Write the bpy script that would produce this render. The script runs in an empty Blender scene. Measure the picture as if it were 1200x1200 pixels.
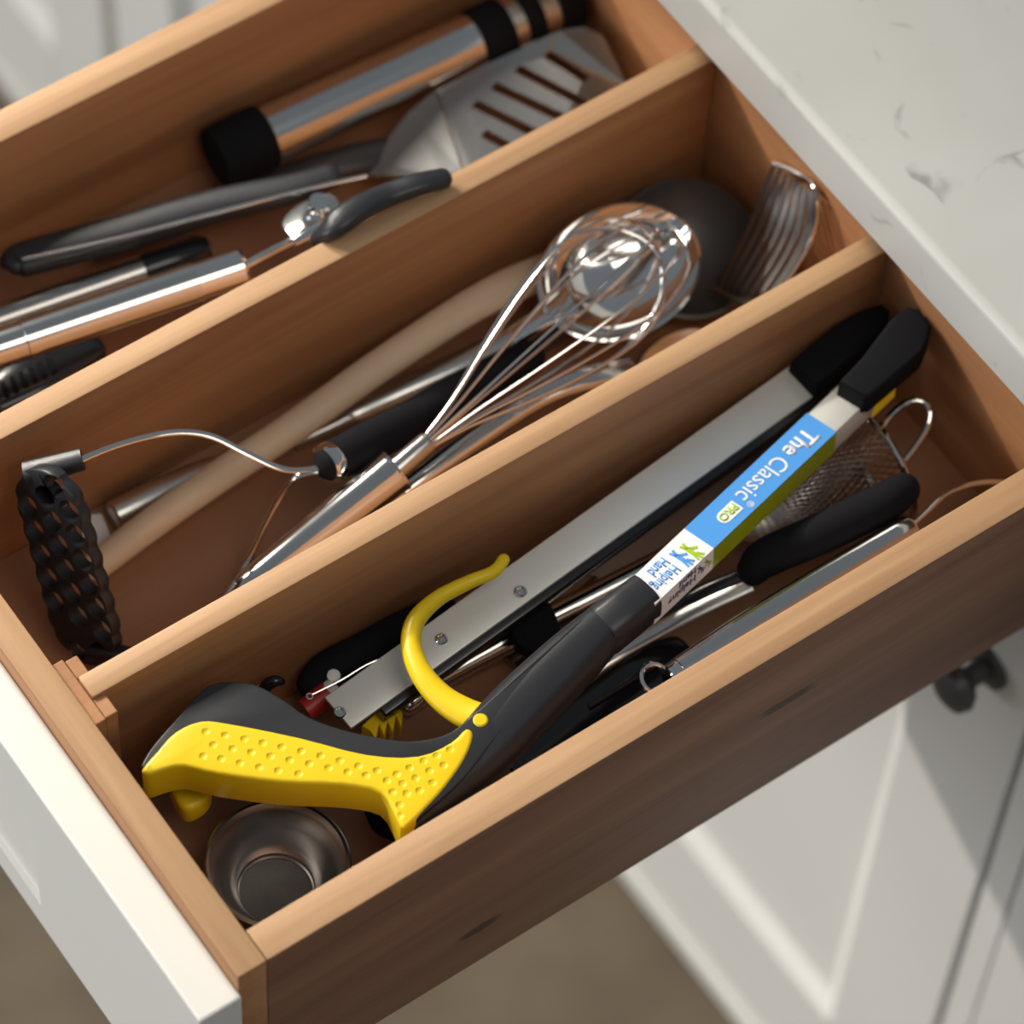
import bpy, bmesh, math, random
from mathutils import Vector, Matrix
random.seed(7)
SC = bpy.context.scene
COL = SC.collection

# ---------------------------------------------------------------- camera, light, exposure
cam = bpy.data.cameras.new('camera')
camo = bpy.data.objects.new('camera', cam); COL.objects.link(camo)
cam.sensor_width = 36.0; cam.sensor_fit = 'HORIZONTAL'; cam.lens = 36.0*4646.58/1200.0
cam.clip_start = 0.05; cam.clip_end = 50
camo.matrix_world = Matrix(((0.819549, 0.4648666, -0.33502, -0.3740119), (-0.5715856, 0.7044115, -0.4208258, -0.6237209), (0.0403641, 0.53638, 0.8430108, 1.4616903), (0.0, 0.0, 0.0, 1.0)))
cam.dof.use_dof = True; cam.dof.focus_distance = 1.715; cam.dof.aperture_fstop = 5.6
SC.camera = camo

vs = SC.view_settings
vs.view_transform = 'Standard'; vs.look = 'None'; vs.gamma = 1.0; vs.use_curve_mapping = False
vs.exposure = -0.10

W = bpy.data.worlds.new('room_light'); SC.world = W; W.use_nodes = True
W.node_tree.nodes['Background'].inputs[0].default_value = (0.80, 0.90, 1.0, 1)
W.node_tree.nodes['Background'].inputs[1].default_value = 0.21

def area(name, loc, target, sx, sy, power, col):
    l = bpy.data.lights.new(name, 'AREA'); l.shape = 'RECTANGLE'; l.size = sx; l.size_y = sy
    l.energy = power; l.color = col
    o = bpy.data.objects.new(name, l); COL.objects.link(o)
    o.location = loc
    o.rotation_euler = (Vector(target)-Vector(loc)).to_track_quat('-Z', 'Y').to_euler()
    return o
wl = area('window_light', (0.10, 1.36, 0.86), (-0.04, 0.20, 0), 0.28, 0.28, 4.1, (1.0, 0.93, 0.81))
wl.data.spread = math.radians(70)
area('overhead_fill', (0.2, -0.75, 1.7), (0.2, 0.2, 0), 0.9, 0.9, 8.5, (1.0, 0.92, 0.82))  # added soft fill from above the near side, not an actual ceiling lamp
area('front_fill', (-2.4, 1.0, 0.45), (0.2, 0.2, -0.3), 1.4, 1.2, 30, (0.95, 0.97, 1.0))  # added broad fill lamp, lifts the front-facing faces and the shaded cabinet
# low sun through the window
sl = bpy.data.lights.new('low_sun', 'SUN'); sl.energy = 2.3; sl.angle = 0.02; sl.color = (1.0, 0.95, 0.87)
so = bpy.data.objects.new('low_sun', sl); COL.objects.link(so)
so.rotation_euler = Vector((0.56, -1.0, -0.65)).to_track_quat('-Z', 'Y').to_euler()

# ---------------------------------------------------------------- materials
def nm(name):
    m = bpy.data.materials.new(name); m.use_nodes = True
    nt = m.node_tree; b = nt.nodes['Principled BSDF']
    return m, nt, b
def plain(name, col, rough=0.5, metal=0.0, noise=0.0, nscale=40, bump=0.0, bscale=300, spec=0.5):
    m, nt, b = nm(name)
    b.inputs['Roughness'].default_value = rough; b.inputs['Metallic'].default_value = metal
    b.inputs['Specular IOR Level'].default_value = spec
    b.inputs['Base Color'].default_value = (*col, 1)
    tc = nt.nodes.new('ShaderNodeTexCoord')
    if noise > 0:
        n = nt.nodes.new('ShaderNodeTexNoise'); n.inputs['Scale'].default_value = nscale; n.inputs['Detail'].default_value = 4
        nt.links.new(tc.outputs['Object'], n.inputs['Vector'])
        mx = nt.nodes.new('ShaderNodeMix'); mx.data_type = 'RGBA'
        mx.inputs[6].default_value = (*[c*(1-noise) for c in col], 1); mx.inputs[7].default_value = (*[min(1, c*(1+noise)) for c in col], 1)
        nt.links.new(n.outputs['Fac'], mx.inputs[0]); nt.links.new(mx.outputs[2], b.inputs['Base Color'])
    if bump > 0:
        n = nt.nodes.new('ShaderNodeTexNoise'); n.inputs['Scale'].default_value = bscale; n.inputs['Detail'].default_value = 2
        nt.links.new(tc.outputs['Object'], n.inputs['Vector'])
        bp = nt.nodes.new('ShaderNodeBump'); bp.inputs['Strength'].default_value = bump; bp.inputs['Distance'].default_value = 0.0005
        nt.links.new(n.outputs['Fac'], bp.inputs['Height']); nt.links.new(bp.outputs[0], b.inputs['Normal'])
    return m
def wood(name, dark, light, axis='X', scale=1.0, knots=(), rough=0.5, contrast=1.0, coat=0.0):
    """grain stretched along one axis of the object, with optional knots given as (x, y, z, rx, rz)"""
    m, nt, b = nm(name); N = nt.nodes.new; K = nt.links.new
    tc = N('ShaderNodeTexCoord')
    mp = N('ShaderNodeMapping'); mp.inputs['Scale'].default_value = {'X': (2.2, 34, 34), 'Y': (34, 2.2, 34), 'Z': (34, 34, 2.2)}[axis]
    K(tc.outputs['Object'], mp.inputs[0])
    n1 = N('ShaderNodeTexNoise'); n1.inputs['Scale'].default_value = 1.0*scale; n1.inputs['Detail'].default_value = 5; n1.inputs['Distortion'].default_value = 0.8
    K(mp.outputs[0], n1.inputs['Vector'])
    mp2 = N('ShaderNodeMapping'); mp2.inputs['Scale'].default_value = {'X': (12, 420, 420), 'Y': (420, 12, 420), 'Z': (420, 420, 12)}[axis]
    K(tc.outputs['Object'], mp2.inputs[0])
    n2 = N('ShaderNodeTexNoise'); n2.inputs['Scale'].default_value = 1.0; n2.inputs['Detail'].default_value = 3
    K(mp2.outputs[0], n2.inputs['Vector'])
    ad = N('ShaderNodeMath'); ad.operation = 'MULTIPLY_ADD'; ad.inputs[1].default_value = 0.28; K(n2.outputs['Fac'], ad.inputs[0]); K(n1.outputs['Fac'], ad.inputs[2])
    cr = N('ShaderNodeValToRGB'); e = cr.color_ramp.elements
    e[0].position = 0.64-0.26*contrast; e[0].color = (*dark, 1); e[1].position = 0.64+0.24*contrast; e[1].color = (*light, 1)
    K(ad.outputs[0], cr.inputs[0]); out = cr.outputs[0]
    for (kx, ky, kz, rx, rz) in knots:
        mk = N('ShaderNodeMapping'); mk.inputs['Location'].default_value = (-kx/rx, -ky/0.02, -kz/rz); mk.inputs['Scale'].default_value = (1/rx, 1/0.02, 1/rz)
        K(tc.outputs['Object'], mk.inputs[0])
        ln = N('ShaderNodeVectorMath'); ln.operation = 'LENGTH'; K(mk.outputs[0], ln.inputs[0])
        nk = N('ShaderNodeMath'); nk.operation = 'MULTIPLY_ADD'; nk.inputs[1].default_value = 0.7; K(n2.outputs['Fac'], nk.inputs[0]); K(ln.outputs['Value'], nk.inputs[2])
        rk = N('ShaderNodeValToRGB'); ee = rk.color_ramp.elements; ee[0].position = 0.75; ee[0].color = (1, 1, 1, 1); ee[1].position = 1.35; ee[1].color = (0, 0, 0, 1)
        sc = N('ShaderNodeMath'); sc.operation = 'MULTIPLY'; sc.inputs[1].default_value = 0.95; K(nk.outputs[0], rk.inputs[0]); K(rk.outputs[0], sc.inputs[0])
        mx = N('ShaderNodeMix'); mx.data_type = 'RGBA'; K(sc.outputs[0], mx.inputs[0]); K(out, mx.inputs[6])
        mx.inputs[7].default_value = (dark[0]*0.42, dark[1]*0.42, dark[2]*0.42, 1); out = mx.outputs[2]
    K(out, b.inputs['Base Color'])
    b.inputs['Roughness'].default_value = rough; b.inputs['Coat Weight'].default_value = coat
    bp = N('ShaderNodeBump'); bp.inputs['Strength'].default_value = 0.12; bp.inputs['Distance'].default_value = 0.0006
    K(n2.outputs['Fac'], bp.inputs['Height']); K(bp.outputs[0], b.inputs['Normal'])
    return m
def quartz():
    m, nt, b = nm('white_quartz'); N = nt.nodes.new; K = nt.links.new
    tc = N('ShaderNodeTexCoord')
    nd = N('ShaderNodeTexNoise'); nd.inputs['Scale'].default_value = 9; nd.inputs['Detail'].default_value = 4; K(tc.outputs['Object'], nd.inputs['Vector'])
    va = N('ShaderNodeVectorMath'); va.operation = 'SCALE'; va.inputs['Scale'].default_value = 0.10; K(nd.outputs['Color'], va.inputs[0])
    vb = N('ShaderNodeVectorMath'); K(tc.outputs['Object'], vb.inputs[0]); K(va.outputs[0], vb.inputs[1])
    vo = N('ShaderNodeTexVoronoi'); vo.feature = 'DISTANCE_TO_EDGE'; vo.inputs['Scale'].default_value = 20; K(vb.outputs[0], vo.inputs['Vector'])
    r1 = N('ShaderNodeValToRGB'); e = r1.color_ramp.elements; e[0].position = 0.006; e[0].color = (1, 1, 1, 1); e[1].position = 0.045; e[1].color = (0, 0, 0, 1); K(vo.outputs['Distance'], r1.inputs[0])
    ms = N('ShaderNodeTexNoise'); ms.inputs['Scale'].default_value = 30; ms.inputs['Detail'].default_value = 3; K(tc.outputs['Object'], ms.inputs['Vector'])
    r2 = N('ShaderNodeValToRGB'); e = r2.color_ramp.elements; e[0].position = 0.56; e[0].color = (0, 0, 0, 1); e[1].position = 0.72; e[1].color = (1, 1, 1, 1); K(ms.outputs['Fac'], r2.inputs[0])
    mu = N('ShaderNodeMath'); mu.operation = 'MULTIPLY'; K(r1.outputs[0], mu.inputs[0]); K(r2.outputs[0], mu.inputs[1])
    n3 = N('ShaderNodeTexNoise'); n3.inputs['Scale'].default_value = 7; n3.inputs['Detail'].default_value = 3; K(tc.outputs['Object'], n3.inputs['Vector'])
    r3 = N('ShaderNodeValToRGB'); e = r3.color_ramp.elements; e[0].position = 0.35; e[0].color = (0.46, 0.46, 0.43, 1); e[1].position = 0.7; e[1].color = (0.53, 0.53, 0.505, 1); K(n3.outputs['Fac'], r3.inputs[0])
    mx = N('ShaderNodeMix'); mx.data_type = 'RGBA'; K(mu.outputs[0], mx.inputs[0]); K(r3.outputs[0], mx.inputs[6]); mx.inputs[7].default_value = (0.25, 0.25, 0.25, 1)
    K(mx.outputs[2], b.inputs['Base Color']); b.inputs['Roughness'].default_value = 0.35
    return m
def floor_mat():
    m, nt, b = nm('brown_stone_floor'); N = nt.nodes.new; K = nt.links.new
    tc = N('ShaderNodeTexCoord')
    n = N('ShaderNodeTexNoise'); n.inputs['Scale'].default_value = 7; n.inputs['Detail'].default_value = 6; K(tc.outputs['Object'], n.inputs['Vector'])
    r = N('ShaderNodeValToRGB'); e = r.color_ramp.elements
    e[0].position = 0.3; e[0].color = (0.075, 0.052, 0.031, 1); e[1].position = 0.72; e[1].color = (0.165, 0.125, 0.080, 1)
    K(n.outputs['Fac'], r.inputs[0]); K(r.outputs[0], b.inputs['Base Color']); b.inputs['Roughness'].default_value = 0.6
    return m

DK, LT = (0.30, 0.125, 0.052), (0.50, 0.245, 0.105)
M = {}
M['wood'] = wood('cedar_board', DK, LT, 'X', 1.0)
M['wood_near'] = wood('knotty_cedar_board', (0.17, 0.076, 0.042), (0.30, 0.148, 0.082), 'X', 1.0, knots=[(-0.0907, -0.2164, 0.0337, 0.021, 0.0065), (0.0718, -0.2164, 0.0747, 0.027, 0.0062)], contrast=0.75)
M['wood_y'] = wood('cedar_front_board', DK, LT, 'Y', 1.0)
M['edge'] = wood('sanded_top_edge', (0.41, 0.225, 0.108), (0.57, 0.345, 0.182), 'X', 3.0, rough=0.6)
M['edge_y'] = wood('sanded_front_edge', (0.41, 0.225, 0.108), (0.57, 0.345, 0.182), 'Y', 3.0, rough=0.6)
M['ply'] = wood('drawer_bottom_wood', (0.26, 0.12, 0.06), (0.36, 0.175, 0.085), 'X', 0.5, contrast=1.4)
M['spoonwood'] = wood('pale_beech', (0.62, 0.45, 0.29), (0.75, 0.58, 0.40), 'X', 1.0, rough=0.55)
M['white'] = plain('off_white_paint', (0.74, 0.73, 0.69), 0.42, noise=0.02, nscale=3)
M['groove'] = plain('shadow_gap', (0.16, 0.15, 0.12), 0.8)
M['quartz'] = quartz()
M['floor'] = floor_mat()
M['steel'] = plain('polished_steel', (0.66, 0.65, 0.62), 0.13, 1.0, noise=0.06, nscale=20)
M['wire'] = plain('steel_wire', (0.74, 0.72, 0.69), 0.16, 1.0)
M['chrome'] = plain('chrome', (0.78, 0.77, 0.75), 0.06, 1.0)
M['brushed'] = plain('brushed_steel', (0.60, 0.59, 0.56), 0.28, 1.0, noise=0.08, nscale=60)
M['dsteel'] = plain('dull_steel', (0.42, 0.40, 0.38), 0.26, 1.0, noise=0.1, nscale=30)
M['satin'] = plain('satin_grey_metal', (0.20, 0.20, 0.20), 0.5, 0.5)
M['darksteel'] = plain('dark_steel', (0.10, 0.095, 0.09), 0.3, 1.0)
M['alu'] = plain('anodised_aluminium', (0.74, 0.73, 0.67), 0.40, 0.25, noise=0.03, nscale=50)
M['black'] = plain('black_plastic', (0.018, 0.019, 0.023), 0.38, bump=0.15, bscale=1500)
M['gloss'] = plain('glossy_black_plastic', (0.010, 0.010, 0.012), 0.18)
M['rubber'] = plain('matt_black_rubber', (0.008, 0.008, 0.010), 0.8, spec=0.12)
M['grey'] = plain('dark_grey_nylon', (0.05, 0.05, 0.05), 0.42)
M['yellow'] = plain('yellow_plastic', (0.86, 0.60, 0.008), 0.36, noise=0.03, nscale=60)
M['red'] = plain('red_plastic', (0.45, 0.02, 0.02), 0.4)
M['pale'] = plain('pale_plastic', (0.75, 0.73, 0.70), 0.4)
M['blue'] = plain('blue_label', (0.085, 0.33, 0.78), 0.35)
M['lwhite'] = plain('white_label', (0.86, 0.85, 0.87), 0.35)
M['lime'] = plain('lime_print', (0.38, 0.58, 0.02), 0.4)
M['olive'] = plain('olive_label', (0.30, 0.36, 0.01), 0.35)
M['pblue'] = plain('blue_print', (0.09, 0.34, 0.78), 0.4)
M['dprint'] = plain('dark_blue_print', (0.05, 0.06, 0.16), 0.4)
M['shade'] = plain('dark_appliance', (0.06, 0.06, 0.058), 0.4)

# ---------------------------------------------------------------- helpers
def thing(name, label, cat, loc=(0, 0, 0), group=None):
    o = bpy.data.objects.new(name, None); COL.objects.link(o); o.location = loc
    o.empty_display_size = 0.02
    o['label'] = label; o['category'] = cat
    if group: o['group'] = group
    return o
def root_loc(o):
    l = Vector((0, 0, 0))
    while o is not None:
        l += o.location; o = o.parent
    return l
def obj(name, bm, mat, parent=None, smooth=True, label=None, kind=None, angle=0.6):
    """links a bmesh drawn in room coordinates as one mesh object"""
    me = bpy.data.meshes.new(name)
    bmesh.ops.recalc_face_normals(bm, faces=bm.faces[:])
    if parent is not None:
        off = root_loc(parent)
        for v in bm.verts: v.co -= off
    bm.to_mesh(me); bm.free()
    if smooth:
        me.polygons.foreach_set('use_smooth', [True]*len(me.polygons))
        me.set_sharp_from_angle(angle=angle)
    me.materials.append(mat if not isinstance(mat, str) else M[mat])
    o = bpy.data.objects.new(name, me); COL.objects.link(o); o.parent = parent
    if label: o['label'] = label
    if kind: o['kind'] = kind
    return o
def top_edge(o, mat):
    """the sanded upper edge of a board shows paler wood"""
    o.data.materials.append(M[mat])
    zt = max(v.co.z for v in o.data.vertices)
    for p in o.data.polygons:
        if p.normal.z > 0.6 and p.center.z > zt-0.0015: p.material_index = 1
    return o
def structure(name, bm, mat, smooth=False):
    o = obj(name, bm, mat, None, smooth); o['kind'] = 'structure'; return o
def join(*bms):
    a = bms[0]
    for b in bms[1:]:
        me = bpy.data.meshes.new('t'); b.to_mesh(me); b.free(); a.from_mesh(me); bpy.data.meshes.remove(me)
    return a
def box(x0, x1, y0, y1, z0, z1, bev=0.0, seg=2):
    bm = bmesh.new()
    vs_ = [bm.verts.new((x, y, z)) for x in (x0, x1) for y in (y0, y1) for z in (z0, z1)]
    for f in ((0, 1, 3, 2), (4, 6, 7, 5), (0, 4, 5, 1), (2, 3, 7, 6), (0, 2, 6, 4), (1, 5, 7, 3)): bm.faces.new([vs_[i] for i in f])
    bmesh.ops.recalc_face_normals(bm, faces=bm.faces[:])
    if bev: bmesh.ops.bevel(bm, geom=bm.edges[:], offset=bev, segments=seg, affect='EDGES', profile=0.5)
    return bm
def obox(a, b, up, w, h, bev=0.0, seg=2):
    """box along a->b, w across, top face through a and b, h down; up gives the face normal"""
    a, b = Vector(a), Vector(b); d = (b-a).normalized(); s = d.cross(Vector(up)).normalized(); u = s.cross(d).normalized()
    bm = bmesh.new(); vv = []
    for p in (a, b):
        for i in (-1, 1):
            for k in (0, -1): vv.append(bm.verts.new(p+s*(w/2*i)+u*(h*k)))
    for f in ((0, 1, 3, 2), (4, 6, 7, 5), (0, 4, 5, 1), (2, 3, 7, 6), (0, 2, 6, 4), (1, 5, 7, 3)): bm.faces.new([vv[i] for i in f])
    bmesh.ops.recalc_face_normals(bm, faces=bm.faces[:])
    if bev: bmesh.ops.bevel(bm, geom=bm.edges[:], offset=bev, segments=seg, affect='EDGES', profile=0.5)
    return bm
def crom(vals, n):
    """Catmull-Rom through a list of vectors"""
    out = []; m = len(vals)
    for i in range(m-1):
        p0 = vals[max(i-1, 0)]; p1 = vals[i]; p2 = vals[i+1]; p3 = vals[min(i+2, m-1)]
        for k in range(n):
            t = k/n
            out.append(0.5*((2*p1)+(p2-p0)*t+(2*p0-5*p1+4*p2-p3)*t*t+(3*p1-p0-3*p2+p3)*t*t*t))
    out.append(vals[-1]); return out
def sweep(pts, rad, seg=16, n=6, up=(0, 0, 1), closed=False, power=2.0, round_end=False):
    """tube along a smoothed path; rad = one radius, a list, or a list of (side, upward) half sizes"""
    pts = [Vector(p) for p in pts]
    if not isinstance(rad, (list, tuple)): rad = [rad]*len(pts)
    rr = [Vector((r, r)) if not isinstance(r, (list, tuple)) else Vector(r) for r in rad]
    if closed:
        k = len(pts)
        P_ = []
        for i in range(k):
            p0, p1, p2, p3 = pts[i-1], pts[i], pts[(i+1) % k], pts[(i+2) % k]
            for q in range(n):
                t = q/n; P_.append(0.5*((2*p1)+(p2-p0)*t+(2*p0-5*p1+4*p2-p3)*t*t+(3*p1-p0-3*p2+p3)*t*t*t))
        pts = P_; rr = [rr[0]]*len(pts)
    elif n > 1:
        pts = crom(pts, n); rr = crom(rr, n)
        rr = [Vector((max(r.x, 1e-5), max(r.y, 1e-5))) for r in rr]
    if round_end and not closed:
        def capoff(p, q, r):
            d = (p-q).normalized(); m_ = min(r.x, r.y)
            return [(p+d*m_*math.sin(a), r*math.cos(a)) for a in (1.5, 1.25, 0.9, 0.5)]
        c0 = capoff(pts[0], pts[1], rr[0]); c1 = capoff(pts[-1], pts[-2], rr[-1])
        pts = [c[0] for c in c0]+pts+[c[0] for c in reversed(c1)]
        rr = [c[1] for c in c0]+rr+[c[1] for c in reversed(c1)]
    bm = bmesh.new(); rings = []; m = len(pts); up = Vector(up); ps = None
    for i in range(m):
        if closed: d = pts[(i+1) % m]-pts[i-1]
        else: d = pts[min(i+1, m-1)]-pts[max(i-1, 0)]
        d.normalize()
        s = d.cross(up)
        if s.length < 0.05 and ps is not None: s = ps
        s.normalize()
        if ps is not None and s.dot(ps) < 0 and closed is False: s = -s
        ps = s.copy(); u = s.cross(d).normalized()
        ring = []
        for k in range(seg):
            a = 2*math.pi*k/seg; c, q = math.cos(a), math.sin(a)
            c = math.copysign(abs(c)**(2/power), c); q = math.copysign(abs(q)**(2/power), q)
            ring.append(bm.verts.new(pts[i]+s*(rr[i].x*c)+u*(rr[i].y*q)))
        rings.append(ring)
    for i in range(m if closed else m-1):
        a, b = rings[i], rings[(i+1) % m]
        for k in range(seg): bm.faces.new((a[k], a[(k+1) % seg], b[(k+1) % seg], b[k]))
    if not closed:
        bm.faces.new(rings[0]); bm.faces.new(rings[-1][::-1])
    return bm
def lathe(o, axis, prof, seg=32, closed=False):
    """surface of revolution: prof = [(distance along axis, radius)]"""
    o = Vector(o); d = Vector(axis).normalized(); s = d.cross(Vector((0.3, 0.2, 0.93))).normalized(); u = s.cross(d)
    bm = bmesh.new(); rings = []
    for (t, r) in prof:
        if r < 1e-6: rings.append([bm.verts.new(o+d*t)])
        else: rings.append([bm.verts.new(o+d*t+(s*math.cos(2*math.pi*k/seg)+u*math.sin(2*math.pi*k/seg))*r) for k in range(seg)])
    pr = list(zip(rings, rings[1:]))
    if closed: pr.append((rings[-1], rings[0]))
    for a, b in pr:
        for k in range(seg):
            k2 = (k+1) % seg
            if len(a) == 1 and len(b) == 1: continue
            if len(a) == 1: bm.faces.new((a[0], b[k], b[k2]))
            elif len(b) == 1: bm.faces.new((a[k], b[0], a[k2]))
            else: bm.faces.new((a[k], a[k2], b[k2], b[k]))
    return bm
def rod(a, b, prof, seg=32):
    """lathe between a and b: prof = [(fraction, radius)], capped"""
    a, b = Vector(a), Vector(b); L_ = (b-a).length
    p = [(t*L_, r) for t, r in prof]
    p = [(p[0][0], 0.0)]+p+[(p[-1][0], 0.0)]
    return lathe(a, b-a, p, seg)
def smooth_outline(pts, n=4):
    pts = [Vector(p) for p in pts]; k = len(pts); out = []
    for i in range(k):
        p0, p1, p2, p3 = pts[i-1], pts[i], pts[(i+1) % k], pts[(i+2) % k]
        for q in range(n):
            t = q/n; out.append(0.5*((2*p1)+(p2-p0)*t+(2*p0-5*p1+4*p2-p3)*t*t+(3*p1-p0-3*p2+p3)*t*t*t))
    return out
def prism(outline, down, bev=0.0, seg=3, direction=(0, 0, -1)):
    """solid with the outline as its top face, going down by the given depth, its rim rounded"""
    bm = bmesh.new(); d = Vector(direction).normalized()*down
    top = [bm.verts.new(p) for p in outline]; bot = [bm.verts.new(Vector(p)+d) for p in outline]; n = len(top)
    ft = bm.faces.new(top); fb = bm.faces.new(bot[::-1])
    for i in range(n): bm.faces.new((top[i], bot[i], bot[(i+1) % n], top[(i+1) % n]))
    bmesh.ops.recalc_face_normals(bm, faces=bm.faces[:])
    if bev:
        ed = list(set(list(ft.edges)+list(fb.edges)))
        bmesh.ops.bevel(bm, geom=ed, offset=bev, segments=seg, affect='EDGES', profile=0.5, clamp_overlap=True)
    return bm
def boolean(a, b, op='DIFFERENCE', solver='EXACT'):
    """a minus b, both bmeshes"""
    os_ = []
    for bm in (a, b):
        bmesh.ops.recalc_face_normals(bm, faces=bm.faces[:])
        me = bpy.data.meshes.new('t'); bm.to_mesh(me); bm.free(); o = bpy.data.objects.new('t', me); COL.objects.link(o); os_.append(o)
    md = os_[0].modifiers.new('b', 'BOOLEAN'); md.operation = op; md.object = os_[1]; md.solver = solver
    dg = bpy.context.evaluated_depsgraph_get(); dg.update()
    me = bpy.data.meshes.new_from_object(os_[0].evaluated_get(dg))
    r = bmesh.new(); r.from_mesh(me)
    for o in os_:
        m_ = o.data; bpy.data.objects.remove(o); bpy.data.meshes.remove(m_)
    bpy.data.meshes.remove(me)
    return r
def text(s, size, origin, right, upv, bold=0.0, extrude=0.00012, align='LEFT', sx=1.0):
    """lettering as a thin mesh; origin = baseline start"""
    cu = bpy.data.curves.new('t', 'FONT'); cu.body = s; cu.size = size; cu.offset = bold*size; cu.align_x = align
    cu.resolution_u = 3; cu.extrude = 0
    o = bpy.data.objects.new('t', cu); COL.objects.link(o)
    dg = bpy.context.evaluated_depsgraph_get(); dg.update()
    me = bpy.data.meshes.new_from_object(o.evaluated_get(dg)); bm = bmesh.new(); bm.from_mesh(me)
    bpy.data.objects.remove(o); bpy.data.curves.remove(cu); bpy.data.meshes.remove(me)
    bmesh.ops.remove_doubles(bm, verts=bm.verts[:], dist=1e-7)
    ext = bmesh.ops.extrude_face_region(bm, geom=bm.faces[:])
    for v in ext['geom']:
        if isinstance(v, bmesh.types.BMVert): v.co.z += extrude
    r = Vector(right).normalized(); u = Vector(upv).normalized(); n = r.cross(u).normalized(); og = Vector(origin)
    for v in bm.verts: v.co = og+r*(v.co.x*sx)+u*v.co.y+n*v.co.z
    return bm
def ring(c, nrm, R_, r, seg=40, ts=10):
    c = Vector(c); nn = Vector(nrm).normalized(); a = nn.orthogonal().normalized(); b = nn.cross(a)
    return sweep([c+(a*math.cos(2*math.pi*k/seg)+b*math.sin(2*math.pi*k/seg))*R_ for k in range(seg)], r, ts, 1, nn, closed=True)
def V(*a): return Vector(a)

# ---------------------------------------------------------------- room: floor
structure('floor', box(-2.5, 3.0, -2.5, 4.0, -0.90, -0.845), 'floor')

# ---------------------------------------------------------------- base cabinets with the worktop
def cabinet():
    t = thing('base_cabinet', 'off-white shaker base cabinet run under the pale quartz worktop', 'cabinet', (0.7, 0.2, -0.845))
    # carcass with an opening for the drawer
    c = join(box(0.462, 1.0, -0.50, -0.0225, -0.840, 0.0215), box(0.462, 1.0, 0.435, 1.9, -0.840, 0.0215), box(0.462, 1.0, -0.0225, 0.435, -0.840, -0.175))
    obj('carcass', c, 'white', t, False)
    obj('face_frame', join(box(0.447, 0.462, -0.0375, -0.0185, -0.825, 0.021, 0.001), box(0.447, 0.462, 0.432, 0.452, -0.825, 0.021, 0.001), box(0.447, 0.462, -0.0185, 0.432, -0.178, -0.163, 0.001)), 'white', t, False)
    obj('plinth', box(0.440, 0.462, -0.50, 1.9, -0.8445, -0.826, 0.002), 'white', t, False)
    def door(y0, y1, z0, z1, knob=None, st=0.076, rl=0.098):
        xf, xb = 0.445, 0.4615
        f = join(box(xf, xb, y0, y0+st, z0, z1, 0.0015), box(xf, xb, y1-st, y1, z0, z1, 0.0015),
                 box(xf, xb, y0+st, y1-st, z0, z0+rl, 0.0015), box(xf, xb, y0+st, y1-st, z1-rl, z1, 0.0015))
        d = obj('door', f, 'white', t, False)
        obj('panel', box(xf+0.009, xb-0.001, y0+st, y1-st, z0+rl, z1-rl), 'white', d, False)
        # bevelled bead round the panel
        bm = bmesh.new()
        a = [(y0+st, z0+rl), (y1-st, z0+rl), (y1-st, z1-rl), (y0+st, z1-rl)]; w = 0.012
        b = [(y0+st+w, z0+rl+w), (y1-st-w, z0+rl+w), (y1-st-w, z1-rl-w), (y0+st+w, z1-rl-w)]
        va = [bm.verts.new((xf+0.001, *p)) for p in a]; vb = [bm.verts.new((xf+0.009, *p)) for p in b]; vc = [bm.verts.new((xf+0.0092, *p)) for p in a]
        for i in range(4):
            j = (i+1) % 4
            bm.faces.new((va[i], va[j], vb[j], vb[i])); bm.faces.new((vb[i], vb[j], vc[j], vc[i]))
        obj('bead', bm, 'white', d, False)
        if knob:
            ky, kz = knob
            obj('knob', lathe((xf, ky, kz), (-1, 0, 0), [(0, 0), (0, .0135), (.003, .013), (.0045, .0060), (.014, .006), (.018, .012), (.022, .0145), (.027, .013), (.030, .007), (.031, 0)], 24), 'shade', d, True, 'dark round knob')
        return d
    door(-0.0155, 0.428, -0.820, -0.180, knob=(0.016, -0.230))
    door(-0.50, -0.0405, -0.820, 0.018)
    door(0.455, 0.868, -0.820, 0.018)
    door(0.884, 1.30, -0.820, 0.018)
    door(1.308, 1.75, -0.820, 0.018)
cabinet()
t = thing('worktop', 'pale grey-white veined quartz worktop overhanging the open drawer', 'worktop', (0.8, 0.5, 0.022))
bm = box(0.4187, 1.6, -1.0, 2.2, 0.022, 0.0535)
ed = [e for e in bm.edges if all(abs(v.co.x-0.4187) < 1e-5 for v in e.verts) and all(abs(v.co.z-0.0535) < 1e-5 for v in e.verts)]
bmesh.ops.bevel(bm, geom=ed, offset=0.005, segments=4, affect='EDGES', profile=0.5)
obj('slab', bm, 'quartz', t, True, angle=0.9)

# ---------------------------------------------------------------- the drawer
D = thing('drawer', 'open wooden utensil drawer with two dividers and an off-white front', 'drawer', (0.2, 0.2, -0.126))
e = 0.0009
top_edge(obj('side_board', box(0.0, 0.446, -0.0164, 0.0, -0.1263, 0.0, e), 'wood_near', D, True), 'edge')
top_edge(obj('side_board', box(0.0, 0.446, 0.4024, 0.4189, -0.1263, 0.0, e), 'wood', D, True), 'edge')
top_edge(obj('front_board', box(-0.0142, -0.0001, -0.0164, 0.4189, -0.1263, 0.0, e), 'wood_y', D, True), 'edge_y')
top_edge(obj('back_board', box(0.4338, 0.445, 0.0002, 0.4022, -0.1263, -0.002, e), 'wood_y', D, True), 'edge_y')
obj('bottom_board', box(-0.0002, 0.4337, 0.0002, 0.4022, -0.1030, -0.0950), 'ply', D, False)
top_edge(obj('divider', box(0.0056, 0.4336, 0.1276, 0.1396, -0.0949, 0.0, e), 'wood', D, True), 'edge')
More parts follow.
